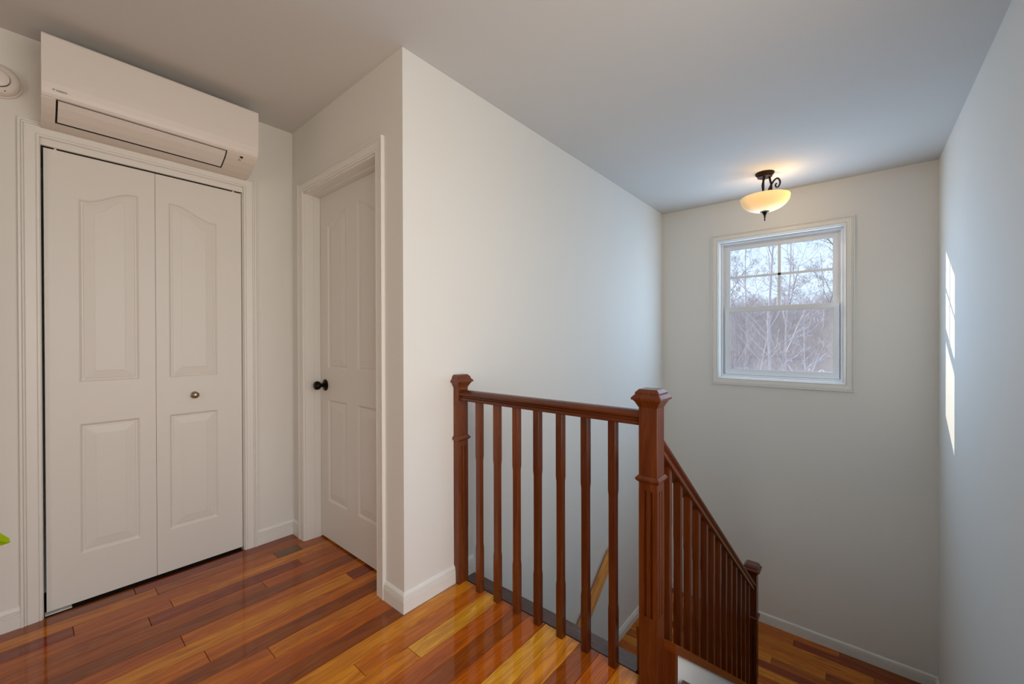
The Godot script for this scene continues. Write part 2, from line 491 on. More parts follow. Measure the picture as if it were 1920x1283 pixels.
# ------------------------------------------------------------------ stairs
func build_stairs() -> void:
	var zn := ZE - 0.06
	var up := base("upper_flight", "wooden stairs going down from the hall to the landing beside the right wall", "stairs", Vector3.ZERO, "", "structure")
	var st := sf()
	box(st, Vector3(-0.468, -RISE, zn - 0.02), Vector3(XR, -0.026, zn))
	for i in range(1, 7):
		box(st, Vector3(-0.468, -RISE * (i + 1), zn - RUN * i - 0.02), Vector3(XR, -RISE * i - 0.026, zn - RUN * i))
	obj("riser", st, M.white, up)
	for i in range(1, 7):
		var s := sf()
		var prof := PackedVector2Array([Vector2(0.0, 0), Vector2(0, -0.026), Vector2(RUN + 0.015, -0.026), Vector2(RUN + 0.025, -0.013), Vector2(RUN + 0.015, 0)])
		extrude(s, prof, 0, XR + 0.468)
		obj("tread", s, M.nosing, up, Transform3D(Basis(Vector3(0, 0, -1), Vector3(1, 0, 0), Vector3(0, 1, 0)), Vector3(-0.468, -RISE * i, zn - RUN * (i - 1) - 0.005)))
	var lo := base("lower_flight", "wooden stairs going down from the landing under the upper floor", "stairs", Vector3.ZERO, "", "structure")
	var s2 := sf()
	for i in range(0, 7):
		var z := -2.93 + RUN * i
		box(s2, Vector3(XL, YL - RISE * (i + 1), z), Vector3(-0.59, YL - RISE * i - 0.026, z + 0.02))
	obj("riser", s2, M.white, lo)
	for i in range(1, 7):
		var s := sf()
		var prof := PackedVector2Array([Vector2(-0.005, 0), Vector2(-0.005, -0.026), Vector2(RUN + 0.015, -0.026), Vector2(RUN + 0.025, -0.013), Vector2(RUN + 0.015, 0)])
		extrude(s, prof, 0, -0.59 - XL)
		obj("tread", s, M.nosing, lo, Transform3D(Basis(Vector3(0, 0, 1), Vector3(-1, 0, 0), Vector3(0, 1, 0)), Vector3(-0.59, YL - RISE * i, -2.93 + RUN * (i - 1) + 0.02)))
	# plastered wall between the flights, under the sloping balustrade
	var w := sf()
	var z0 := -1.41; var z1 := -3.06
	var yt := func(z: float) -> float: return 0.134 - 0.034 + SLOPE * (z + 1.422)
	extrude(w, PackedVector2Array([Vector2(yt.call(z0), z0), Vector2(yt.call(z1), z1), Vector2(YB, z1), Vector2(YB, z0)]), 0, 0.118)
	var ws := obj("wall_stair", w, M.wall, null, Transform3D(Basis(Vector3(0, 1, 0), Vector3(1, 0, 0), Vector3(0, 0, 1)), Vector3(-0.588, 0, 0)))
	meta(ws, "low white plastered wall under the sloping stair railing", "wall", "", "structure")
	# sloping wooden cap and end board of that wall
	var c := base("trim_2", "brown wooden cap on the stair wall that carries the sloping balusters", "trim", Vector3.ZERO, "", "structure")
	var cs := sf()
	var ct := func(z: float) -> float: return 0.134 + SLOPE * (z + 1.422)
	extrude(cs, PackedVector2Array([Vector2(ct.call(-1.386), -1.386), Vector2(ct.call(-3.06), -3.06), Vector2(ct.call(-3.06) - 0.034, -3.06), Vector2(ct.call(-1.386) - 0.034, -1.386)]), 0, 0.138)
	obj("cap_board", cs, M.post_c, c, Transform3D(Basis(Vector3(0, 1, 0), Vector3(1, 0, 0), Vector3(0, 0, 1)), Vector3(-0.597, 0, 0)))
	var eb := sf()
	loft(eb, [[-0.2, 0.0675, 0.0115, 0.001], [0.127, 0.0675, 0.0115, 0.001]], -0.528, -1.3985)
	obj("end_board", eb, M.post, c)
	# handrail along the long wall, going down with the lower flight
	var hr := base("handrail", "orange brown wooden handrail sloping down along the stairwell wall", "handrail", Vector3(XL, 0, 0))
	var hp := PackedVector2Array([Vector2(0.018, -0.02), Vector2(0.064, -0.024), Vector2(0.072, -0.016), Vector2(0.066, -0.004), Vector2(0.066, 0.004), Vector2(0.074, 0.012), Vector2(0.070, 0.024), Vector2(0.056, 0.03), Vector2(0.03, 0.03), Vector2(0.018, 0.024)])
	var hs := sf()
	extrude(hs, hp, 0, 1.75)
	var dir := Vector3(0, -SLOPE, 1).normalized()
	obj("rail", hs, M.oak, hr, Transform3D(Basis(Vector3(1, 0, 0), dir, Vector3(1, 0, 0).cross(dir)), Vector3(0, -0.452, -2.93)))
	for d in [0.22, 1.5]:
		var b := sf()
		var q: Vector3 = Vector3(0, -0.452, -2.93) + dir * d
		tube(b, spline([q + Vector3(0.0, -0.07, 0), q + Vector3(0.03, -0.07, 0), q + Vector3(0.045, -0.05, 0), q + Vector3(0.045, -0.025, 0)]), range(19).map(func(_i): return 0.006), 8)
		obj("bracket", b, M.bronze, hr)

# ------------------------------------------------------------------ baseboards and casings
func base_prof() -> PackedVector2Array:
	# x: height, z: thickness off the wall
	return PackedVector2Array([Vector2(0.0, 0), Vector2(0.0, 0.013), Vector2(0.049, 0.013), Vector2(0.0505, 0.0095), Vector2(0.0525, 0.0128), Vector2(0.0570, 0.0125), Vector2(0.059, 0.0080), Vector2(0.0612, 0.0118), Vector2(0.0650, 0.0115), Vector2(0.067, 0.0062), Vector2(0.0695, 0.0102), Vector2(0.073, 0.0098), Vector2(0.080, 0.006), Vector2(0.084, 0.003), Vector2(0.085, 0)])

# along a wall from a to b (floor points on the wall face), out = away from the wall; e0/e1: -1 inside corner, 1 outside corner, 0 square
func baseboard(p: Node, a: Vector3, b: Vector3, out: Vector3, e0 := 0, e1 := 0) -> void:
	var st := sf()
	extrude(st, base_prof(), 0, a.distance_to(b), Vector2(0, -e0), Vector2(0, e1))
	var y := (b - a).normalized()
	obj("board", st, M.white, p, Transform3D(Basis(Vector3.UP, y, out), a))

func build_trim() -> void:
	var spec := {
		"baseboard_left": ["white grooved baseboard at the foot of the closet wall", [[Vector3(XC, 0, ZR), Vector3(XC, 0, 0.029), Vector3.RIGHT, -1, 0], [Vector3(XC, 0, -0.836), Vector3(XC, 0, ZD), Vector3.RIGHT, 0, -1]]],
		"baseboard_passage": ["white grooved baseboard at the foot of the second door's wall", [[Vector3(XC, 0, ZD), Vector3(-2.532, 0, ZD), Vector3.BACK, -1, 0], [Vector3(-1.633, 0, ZD), Vector3(XL, 0, ZD), Vector3.BACK, 0, 1]]],
		"baseboard_stairwell": ["white grooved baseboard from the wall corner to the railing post", [[Vector3(XL, 0, ZD), Vector3(XL, 0, -1.326), Vector3.RIGHT, 1, 0], [Vector3(XL, 0, -1.387), Vector3(XL, 0, -1.452), Vector3.RIGHT, 0, 0]]],
		"baseboard_landing": ["white grooved baseboard round the landing under the window", [[Vector3(XL, YL, -2.96), Vector3(XL, YL, ZW), Vector3.RIGHT, 0, -1], [Vector3(XL, YL, ZW), Vector3(XR, YL, ZW), Vector3.BACK, -1, -1], [Vector3(XR, YL, ZW), Vector3(XR, YL, -2.96), Vector3.LEFT, -1, 0]]],
		"baseboard_right": ["white grooved baseboard at the foot of the right wall in the hall", [[Vector3(XR, 0, -1.45), Vector3(XR, 0, ZR), Vector3.LEFT, 0, -1]]],
		"baseboard_rear": ["white grooved baseboard at the foot of the rear wall", [[Vector3(XR, 0, ZR), Vector3(XC, 0, ZR), Vector3.FORWARD, -1, -1]]]}
	for k in spec:
		var n := base(k, spec[k][0], "baseboard", Vector3.ZERO, "", "structure")
		for s in spec[k][1]: baseboard(n, s[0], s[1], s[2], s[3], s[4])

# casing profile: x across from the opening outwards, z off the wall
func case_prof(w := 0.060) -> PackedVector2Array:
	return PackedVector2Array([Vector2(0, 0), Vector2(0, 0.009), Vector2(0.002, 0.011), Vector2(0.008, 0.0112), Vector2(0.0098, 0.0080), Vector2(0.0116, 0.0112), Vector2(0.030, 0.0125), Vector2(w - 0.019, 0.0132), Vector2(w - 0.0173, 0.0098), Vector2(w - 0.0152, 0.0142), Vector2(w - 0.0115, 0.0152), Vector2(w - 0.0095, 0.0110), Vector2(w - 0.0075, 0.016), Vector2(w - 0.002, 0.0165), Vector2(w, 0.0145), Vector2(w, 0)])

# a mitred frame of casings round an opening; o: lower corner of the opening on the wall face, r: along the wall, out: off the wall
func casing(p: Node, o: Vector3, r: Vector3, out: Vector3, w: float, h: float, four: bool, cw := 0.060, ml: Material = null) -> void:
	var pr := case_prof(cw)
	var up := Vector3.UP
	var m: Material = ml if ml else M.white
	var lo := 1.0 if four else 0.0
	# local x must point outwards from the opening and local y along the piece
	var parts := [[o, up, -r, h], [o + r * w, up, r, h], [o + up * h, r, up, w]]
	if four: parts.append([o, r, -up, w])
	for i in parts.size():
		var q: Array = parts[i]
		var st := sf()
		var m0 := Vector2(-(lo if i < 2 else 1.0), 0); var m1 := Vector2(1, 0)
		extrude(st, pr, 0, q[3], m0, m1)
		obj("casing", st, m, p, Transform3D(Basis(q[2], q[1], out), q[0]))

# ------------------------------------------------------------------ panelled door leaf in local space: x across, y up, z towards the viewer
func arch(kind: int, t: float) -> float:
	# 0 level, 1 rising to the right, 2 falling to the right
	if kind == 0: return 0.0
	var s := t if kind == 1 else 1.0 - t
	return smoothstep(0.08, 0.92, s)

func panel_door(w: float, h: float, thick: float, panels: Array) -> SurfaceTool:
	# panels: [x0, x1, y0, y1 (low side of the head), rise, kind], columns must not overlap
	var st := sf()
	var n := 14
	var zf := 0.0
	var outline := func(p: Array, o: float) -> Array:
		var pts := [Vector2(p[0] + o, p[2] + o), Vector2(p[1] - o, p[2] + o)]
		for i in range(n, -1, -1):
			var t := float(i) / n
			pts.append(Vector2(lerpf(p[0] + o, p[1] - o, t), p[3] - o + p[4] * arch(p[5], t)))
		return pts
	# front face: columns of panels with stiles between; each column filled below, between and above
	var xs := [0.0]
	var cols := {}
	for p in panels:
		if not cols.has(p[0]): cols[p[0]] = []
		cols[p[0]].append(p)
	var keys := cols.keys(); keys.sort()
	var x := 0.0
	for k in keys:
		quad(st, Vector3(x, 0, zf), Vector3(k, 0, zf), Vector3(k, h, zf), Vector3(x, h, zf), Vector3.BACK)
		var col: Array = cols[k]
		col.sort_custom(func(a, b): return a[2] < b[2])
		var x1: float = col[0][1]
		var below := func(t: float) -> float: return 0.0
		var prev: Array = []
		for j in col.size() + 1:
			for i in n:
				var t0 := float(i) / n; var t1 := float(i + 1) / n
				var xa := lerpf(k, x1, t0); var xb := lerpf(k, x1, t1)
				var ya: float = 0.0 if prev.is_empty() else prev[3] + prev[4] * arch(prev[5], t0)
				var yb: float = 0.0 if prev.is_empty() else prev[3] + prev[4] * arch(prev[5], t1)
				var yc: float = h if j == col.size() else col[j][2]
				quad(st, Vector3(xa, ya, zf), Vector3(xb, yb, zf), Vector3(xb, yc, zf), Vector3(xa, yc, zf), Vector3.BACK)
			if j < col.size(): prev = col[j]
		x = x1
	quad(st, Vector3(x, 0, zf), Vector3(w, 0, zf), Vector3(w, h, zf), Vector3(x, h, zf), Vector3.BACK)
	# panels: a moulded step down, a flat quirk, a wide raised bevel and the field
	for p in panels:
		var levels := [[0.0, 0.0], [0.003, -0.0015], [0.010, -0.0085], [0.014, -0.0085], [0.017, -0.0055], [0.050, -0.0012], [0.0515, -0.0002]]
		var rings := []
		for l in levels: rings.append([outline.call(p, l[0]), l[1]])
		for i in rings.size() - 1:
			var a: Array = rings[i][0]; var b: Array = rings[i + 1][0]
			for j in a.size():
				var j2 := (j + 1) % a.size()
				var va := Vector3(a[j].x, a[j].y, rings[i][1]); var vb := Vector3(a[j2].x, a[j2].y, rings[i][1])
				var vc := Vector3(b[j2].x, b[j2].y, rings[i + 1][1]); var vd := Vector3(b[j].x, b[j].y, rings[i + 1][1])
				var nn := (vc - va).cross(vd - vb)
				if nn.length() < 1e-12: continue
				nn = nn.normalized()
				if nn.z < 0: nn = -nn
				quad(st, va, vb, vc, vd, nn)
		var f: Array = rings[-1][0]
		var poly := PackedVector2Array(f)
		var ix := Geometry2D.triangulate_polygon(poly)
		for q in range(0, ix.size(), 3):
			tri(st, Vector3(poly[ix[q]].x, poly[ix[q]].y, rings[-1][1]), Vector3(poly[ix[q + 1]].x, poly[ix[q + 1]].y, rings[-1][1]), Vector3(poly[ix[q + 2]].x, poly[ix[q + 2]].y, rings[-1][1]), Vector3.BACK)
	# sides and back
	quad(st, Vector3(0, 0, 0), Vector3(0, h, 0), Vector3(0, h, -thick), Vector3(0, 0, -thick), Vector3.LEFT)
	quad(st, Vector3(w, 0, 0), Vector3(w, h, 0), Vector3(w, h, -thick), Vector3(w, 0, -thick), Vector3.RIGHT)
	quad(st, Vector3(0, h, 0), Vector3(w, h, 0), Vector3(w, h, -thick), Vector3(0, h, -thick), Vector3.UP)
	quad(st, Vector3(0, 0, 0), Vector3(w, 0, 0), Vector3(w, 0, -thick), Vector3(0, 0, -thick), Vector3.DOWN)
	quad(st, Vector3(0, 0, -thick), Vector3(w, 0, -thick), Vector3(w, h, -thick), Vector3(0, h, -thick), Vector3.FORWARD)
	return st

func build_closet() -> void:
	var d := base("door_1", "white two-leaf folding closet door with arched raised panels and a nickel knob", "closet door", Vector3.ZERO, "", "structure")
	# seen from the hall the left end is z = -0.038; local x runs towards -z, local z towards +x
	var y0 := 0.014
	var hh := 1.990
	var face := XC - 0.016
	var turn := Basis(Vector3(0, 0, -1), Vector3.UP, Vector3.RIGHT)
	var l1 := panel_door(0.3610, hh, 0.03, [[0.1005, 0.3025, 0.225 - y0, 0.806 - y0, 0.0, 0], [0.1005, 0.3025, 0.992 - y0, 1.812 - y0, 0.066, 1]])
	var a := obj("leaf", l1, M.door, d, Transform3D(turn, Vector3(face, y0, -0.041)))
	var l2 := panel_door(0.3675, hh, 0.03, [[0.050, 0.255, 0.223 - y0, 0.804 - y0, 0.0, 0], [0.050, 0.255, 0.992 - y0, 1.812 - y0, 0.062, 2]])
	var b := obj("leaf", l2, M.door, d, Transform3D(turn, Vector3(face, y0, -0.4035)))
	# knob
	var k := sf()
	lathe(k, [Vector2(0, 0), Vector2(0.0175, 0), Vector2(0.0175, 0.002), Vector2(0.014, 0.004), Vector2(0.008, 0.006), Vector2(0.007, 0.012), Vector2(0.009, 0.016), Vector2(0.014, 0.019), Vector2(0.0165, 0.023), Vector2(0.0155, 0.028), Vector2(0.011, 0.0315), Vector2(0.005, 0.033), Vector2(0, 0.0333)], 32)
	var kn := obj("knob", k, M.nickel, b, Transform3D(Basis(Vector3(1, 0, 0), Vector3(0, 0, 1), Vector3(0, -1, 0)), Vector3(0.152, 0.895 - y0, 0.0)))
	meta(kn, "round brushed nickel knob", "")
	var tr := sf()
	box(tr, Vector3(XC - 0.045, 2.016, -0.772), Vector3(XC - 0.018, 2.04, -0.036))
	obj("track", tr, M.dark, d)
	# pivots at the head
	for z in [-0.075, -0.735]:
		var pv := sf()
		box(pv, Vector3(face - 0.012, y0 + hh, z - 0.004), Vector3(face - 0.004, 2.018, z + 0.004))
		obj("pivot", pv, M.white, d)
	var br := sf()
	box(br, Vector3(face - 0.03, 0.0005, -0.115), Vector3(face + 0.004, 0.004, -0.036))
	obj("floor_bracket", br, M.white, d)
	var head := sf()
	box(head, Vector3(XC - 0.016, 2.010, -0.7765), Vector3(XC - 0.002, 2.0405, -0.0315))
	box(head, Vector3(XC - 0.45, 2.036, -0.7765), Vector3(XC, 2.0405, -0.0315))
	box(head, Vector3(XC - 0.12, 0.0, -0.0330), Vector3(XC, 2.038, -0.0315))
	box(head, Vector3(XC - 0.12, 0.0, -0.7765), Vector3(XC, 2.038, -0.7735))
	obj("jamb", head, M.white, d)
	var c := base("trim_3", "white moulded casing round the folding closet door", "door casing", Vector3.ZERO, "", "structure")
	casing(c, Vector3(XC, 0, -0.030), Vector3(0, 0, -1), Vector3.RIGHT, 0.747, 2.038, false)

func build_door() -> void:
	var d := base("door_2", "white four-panel hinged door with a dark bronze knob in the short wall", "door", Vector3.ZERO, "", "structure")
	var zf := ZD - 0.09
	var y0 := 0.010
	var x0 := -2.464
	var leaf := panel_door(0.762, 2.024, 0.03, [[0.090, 0.309, 0.234 - y0, 0.830 - y0, 0.0, 0], [0.090, 0.309, 1.014 - y0, 1.850 - y0, 0.066, 1], [0.424, 0.643, 0.236 - y0, 0.831 - y0, 0.0, 0], [0.424, 0.643, 1.015 - y0, 1.850 - y0, 0.070, 2]])
	var lf := obj("leaf", leaf, M.door, d, Transform3D(Basis(), Vector3(x0, y0, zf)))
	var k := sf()
	lathe(k, [Vector2(0, 0), Vector2(0.034, 0), Vector2(0.034, 0.003), Vector2(0.030, 0.007), Vector2(0.018, 0.010), Vector2(0.012, 0.012), Vector2(0.0115, 0.026), Vector2(0.0125, 0.030), Vector2(0.020, 0.034), Vector2(0.0245, 0.040), Vector2(0.0255, 0.050), Vector2(0.024, 0.058), Vector2(0.020, 0.063), Vector2(0.010, 0.066), Vector2(0, 0.0665)], 36)
	var kn := obj("door_knob", k, M.bronze_dark, lf, Transform3D(Basis(Vector3(1, 0, 0), Vector3(0, 0, 1), Vector3(0, -1, 0)), Vector3(0.060, 0.914 - y0, 0)))
	meta(kn, "dark bronze round door knob on a round rose", "")
	var j := sf()
	box(j, Vector3(-2.4705, 0, ZD - 0.15), Vector3(-2.4665, 2.048, ZD)); box(j, Vector3(-1.6995, 0, ZD - 0.15), Vector3(-1.6945, 2.048, ZD)); box(j, Vector3(-2.4705, 2.036, ZD - 0.15), Vector3(-1.6945, 2.0485, ZD))
	# stops: set in front of the leaf
	box(j, Vector3(-2.467, 0, zf + 0.001), Vector3(-2.4635, 2.036, zf + 0.038)); box(j, Vector3(-1.703, 0, zf + 0.001), Vector3(-1.6995, 2.036, zf + 0.038)); box(j, Vector3(-2.467, 2.031, zf + 0.001), Vector3(-1.699, 2.0365, zf + 0.038))
	obj("jamb", j, M.white, d)
	var c := base("trim_4", "white moulded casing round the second door", "door casing", Vector3.ZERO, "", "structure")
	casing(c, Vector3(-2.471, 0, ZD), Vector3(1, 0, 0), Vector3.BACK, 0.777, 2.044, false)

# ------------------------------------------------------------------ windows
func build_window() -> void:
	var n := base("window_1", "white single-hung window with a four-pane upper sash over bare winter trees", "window", Vector3.ZERO, "", "structure")
	var xl := -0.980; var xr := -0.070; var yb := 0.826; var yt := 2.081
	casing(n, Vector3(xl, yb, ZW), Vector3(1, 0, 0), Vector3.BACK, xr - xl, yt - yb, true)
	# vinyl frame set into the wall
	var fr := sf()
	var rect := func(st: SurfaceTool, a: float, b: float, c: float, d: float, w: float, z0: float, z1: float, wb := -1.0, wt := -1.0) -> void:
		var bb := w if wb < 0.0 else wb
		var tt := w if wt < 0.0 else wt
		box(st, Vector3(a, c, z0), Vector3(a + w, d, z1)); box(st, Vector3(b - w, c, z0), Vector3(b, d, z1))
		box(st, Vector3(a + w, c, z0), Vector3(b - w, c + bb, z1)); box(st, Vector3(a + w, d - tt, z0), Vector3(b - w, d, z1))
	rect.call(fr, xl, xr, yb, yt, 0.010, ZW - 0.045, ZW - 0.001)
	rect.call(fr, xl, xr, yb, yt, 0.028, ZW - 0.16, ZW - 0.045, 0.030, 0.030)
	rect.call(fr, xl + 0.028, xr - 0.028, yb + 0.03, yt - 0.03, 0.012, ZW - 0.16, ZW - 0.078, 0.004, 0.012)
	obj("window_frame", fr, M.vinyl, n)
	# upper sash
	var zu := ZW - 0.10
	var us := base_part("upper_sash", n)
	var u := sf()
	rect.call(u, -0.941, -0.109, 1.440, 2.040, 0.040, zu - 0.016, zu + 0.016, 0.036, 0.034)
	obj("sash_frame", u, M.vinyl, us)
	var gr := sf()
	box(gr, Vector3(-0.527, 1.47, zu - 0.006), Vector3(-0.505, 2.01, zu + 0.006))
	box(gr, Vector3(-0.903, 1.740, zu - 0.006), Vector3(-0.145, 1.760, zu + 0.006))
	obj("grille", gr, M.vinyl, us)
	var ug := sf()
	box(ug, Vector3(-0.905, 1.470, zu - 0.012), Vector3(-0.145, 2.012, zu - 0.008))
	obj("pane", ug, M.glass, us)
	# lower sash, nearer to the room
	var zl := ZW - 0.062
	var ls := base_part("lower_sash", n)
	var l := sf()
	rect.call(l, -0.934, -0.105, 0.858, 1.468, 0.036, zl - 0.015, zl + 0.015, 0.044, 0.036)
	rect.call(l, -0.898, -0.141, 0.902, 1.432, 0.005, zl - 0.012, zl + 0.006)
	obj("sash_frame", l, M.vinyl, ls)
	var lg := sf()
	box(lg, Vector3(-0.896, 0.904, zl - 0.006), Vector3(-0.143, 1.430, zl - 0.002))
	obj("pane", lg, M.glass, ls)
	var lock := sf()
	loft(lock, [[1.468, 0.022, 0.009, 0.004], [1.474, 0.022, 0.009, 0.004], [1.480, 0.012, 0.006, 0.003]], -0.70, zl)
	obj("sash_lock", lock, M.vinyl, ls)
	# insect screen outside the lower half with its pull tabs
	var sc := base_part("insect_screen", n)
	var zs := ZW - 0.145
	var sff := sf()
	rect.call(sff, -0.938, -0.112, 0.860, 1.462, 0.018, zs - 0.006, zs + 0.006)
	obj("screen_frame", sff, M.vinyl, sc)
	var mesh := sf()
	quad(mesh, Vector3(-0.921, 0.877, zs), Vector3(-0.129, 0.877, zs), Vector3(-0.129, 1.446, zs), Vector3(-0.921, 1.446, zs), Vector3.BACK)
	obj("mesh", mesh, M.screen, sc)
	for x in [-0.828, -0.775, -0.222]:
		var tb := sf()
		tube(tb, spline([Vector3(x - 0.014, 0.895, zs + 0.012), Vector3(x - 0.013, 0.915, zs + 0.012), Vector3(x, 0.920, zs + 0.012), Vector3(x + 0.013, 0.915, zs + 0.012), Vector3(x + 0.014, 0.895, zs + 0.012)], 4), range(17).map(func(_i): return 0.0028), 6)
		obj("pull_tab", tb, M.snow, sc)

func base_part(called: String, p: Node) -> Node3D:
	var o := Node3D.new()
	o.name = unique(called, p)
	p.add_child(o, true)
	return o

func build_hall_window() -> void:
	# the window beside the camera that lights the hall
	var n := base("window_2", "wide white framed window in the right wall beside the viewpoint", "window", Vector3.ZERO, "", "structure")
	casing(n, Vector3(XR, 0.4, 0.15), Vector3(0, 0, -1), Vector3.LEFT, 1.6, 1.8, true)
	var f := sf()
	for z in [[-1.45, -1.40], [-0.675, -0.625], [0.10, 0.15]]: box(f, Vector3(XR + 0.06, 0.4, z[0]), Vector3(XR + 0.13, 2.2, z[1]))
	for y in [[0.4, 0.45], [2.15, 2.2]]: box(f, Vector3(XR + 0.06, y[0], -1.40), Vector3(XR + 0.13, y[1], 0.10))
	obj("window_frame", f, M.vinyl, n)
	for z in [[-1.40, -0.675], [-0.625, 0.10]]:
		var g := sf()
		box(g, Vector3(XR + 0.093, 0.45, z[0]), Vector3(XR + 0.097, 2.15, z[1]))
		obj("pane", g, M.glass, n)
	# and the one in the rear wall
	var r := base("window_3", "narrow white framed window in the rear wall behind the viewpoint", "window", Vector3.ZERO, "", "structure")
	casing(r, Vector3(0.4, 0.4, ZR), Vector3(-1, 0, 0), Vector3.FORWARD, 0.65, 1.8, true, 0.04)
	var f2 := sf()
	for x in [[-0.25, -0.20], [0.35, 0.4]]: box(f2, Vector3(x[0], 0.4, ZR + 0.06), Vector3(x[1], 2.2, ZR + 0.13))
	for y in [[0.4, 0.45], [1.28, 1.32], [2.15, 2.2]]: box(f2, Vector3(-0.20, y[0], ZR + 0.06), Vector3(0.35, y[1], ZR + 0.13))
	obj("window_frame", f2, M.vinyl, r)
	for y in [[0.45, 1.28], [1.32, 2.15]]:
		var g2 := sf()
		box(g2, Vector3(-0.20, y[0], ZR + 0.093), Vector3(0.35, y[1], ZR + 0.097))
		obj("pane", g2, M.glass, r)

# ------------------------------------------------------------------ railings
func rail_prof() -> PackedVector2Array:
	# x: across, z (as y here): height from the rail's underside
	return PackedVector2Array([Vector2(-0.020, 0), Vector2(0.020, 0), Vector2(0.023, 0.003), Vector2(0.023, 0.013), Vector2(0.018, 0.017), Vector2(0.018, 0.021), Vector2(0.028, 0.028), Vector2(0.030, 0.033), Vector2(0.029, 0.037), Vector2(0.020, 0.046), Vector2(0.012, 0.0495), Vector2(0.0, 0.0505), Vector2(-0.012, 0.0495), Vector2(-0.020, 0.046), Vector2(-0.029, 0.037), Vector2(-0.030, 0.033), Vector2(-0.028, 0.028), Vector2(-0.018, 0.021), Vector2(-0.018, 0.017), Vector2(-0.023, 0.013), Vector2(-0.023, 0.003)])

func fluted(hx: float, hz: float, fx: Array, fz: Array, depth := 0.008, w := 0.0050) -> PackedVector2Array:
	# square section with grooves: fx on the faces that look along z, fz on those that look along x
	var p := PackedVector2Array()
	var groove := func(a: Vector2, along: Vector2, inward: Vector2, places: Array) -> void:
		p.append(a)
		for s in places:
			var c: Vector2 = a + along * float(s)
			for q in [[-w, 0.0], [-w * 0.7, depth * 0.65], [0.0, depth], [w * 0.7, depth * 0.65], [w, 0.0]]:
				p.append(c + along * q[0] + inward * q[1])
	groove.call(Vector2(-hx, -hz), Vector2(1, 0), Vector2(0, 1), fx)
	groove.call(Vector2(hx, -hz), Vector2(0, 1), Vector2(-1, 0), fz)
	groove.call(Vector2(hx, hz), Vector2(-1, 0), Vector2(0, -1), fx)
	groove.call(Vector2(-hx, hz), Vector2(0, -1), Vector2(1, 0), fz)
	return p

func newel(p: Node, foot: float, base_y: float, flute_lo: float, flute_hi: float, m: Material, half := false) -> void:
	# local origin: the middle of the shaft at height 0
	var h := 0.0315
	var hx := 0.0178 if half else h
	var cx := 0.0
	var st := sf()
	loft(st, [[foot, hx, h, 0.0008], [flute_lo, hx, h, 0.0008]])
	extrude(st, fluted(hx, h, [] if half else [0.021, 0.042], [0.021, 0.042]), flute_lo, flute_hi)
	loft(st, [[flute_hi, hx, h, 0.0008], [base_y - 0.02, hx, h, 0.0008]])
	obj("shaft", st, m, p)
	var k := hx / h
	var wide := func(e: float) -> float: return hx + (e if not half else e)
	var cap := sf()
	var prof := [[base_y - 0.060, 0.0005], [base_y - 0.058, 0.003], [base_y - 0.052, 0.0045], [base_y - 0.050, 0.007], [base_y - 0.044, 0.009], [base_y - 0.036, 0.0155], [base_y - 0.035, 0.0195], [base_y - 0.0285, 0.0195], [base_y - 0.017, 0.0095], [base_y - 0.011, 0.0095], [base_y, -0.0005]]
	var rings := []
	for r in prof: rings.append([r[0], maxf(hx + r[1], 0.01), h + r[1], 0.0008])
	loft(cap, rings)
	obj("cap", cap, m, p)
	var col := sf()
	loft(col, [[flute_hi + 0.026, hx + 0.0005, h + 0.0005, 0.0008], [flute_hi + 0.031, hx + 0.006, h + 0.006, 0.0008], [flute_hi + 0.036, hx + 0.0095, h + 0.0095, 0.001], [flute_hi + 0.040, hx + 0.0095, h + 0.0095, 0.001], [flute_hi + 0.049, hx + 0.002, h + 0.002, 0.0008]])
	obj("collar", col, m, p)

func baluster_mesh(y0: float, lo: float, hi: float, y1: float) -> ArrayMesh:
	var st := sf()
	var h := 0.0143; var k := 0.0130
	loft(st, [[y0, h, h, 0.001], [lo, h, h, 0.001], [lo + 0.02, k, k, 0.0014], [hi - 0.02, k, k, 0.0014], [hi, h, h, 0.001], [y1, h, h, 0.001]])
	return st.commit()

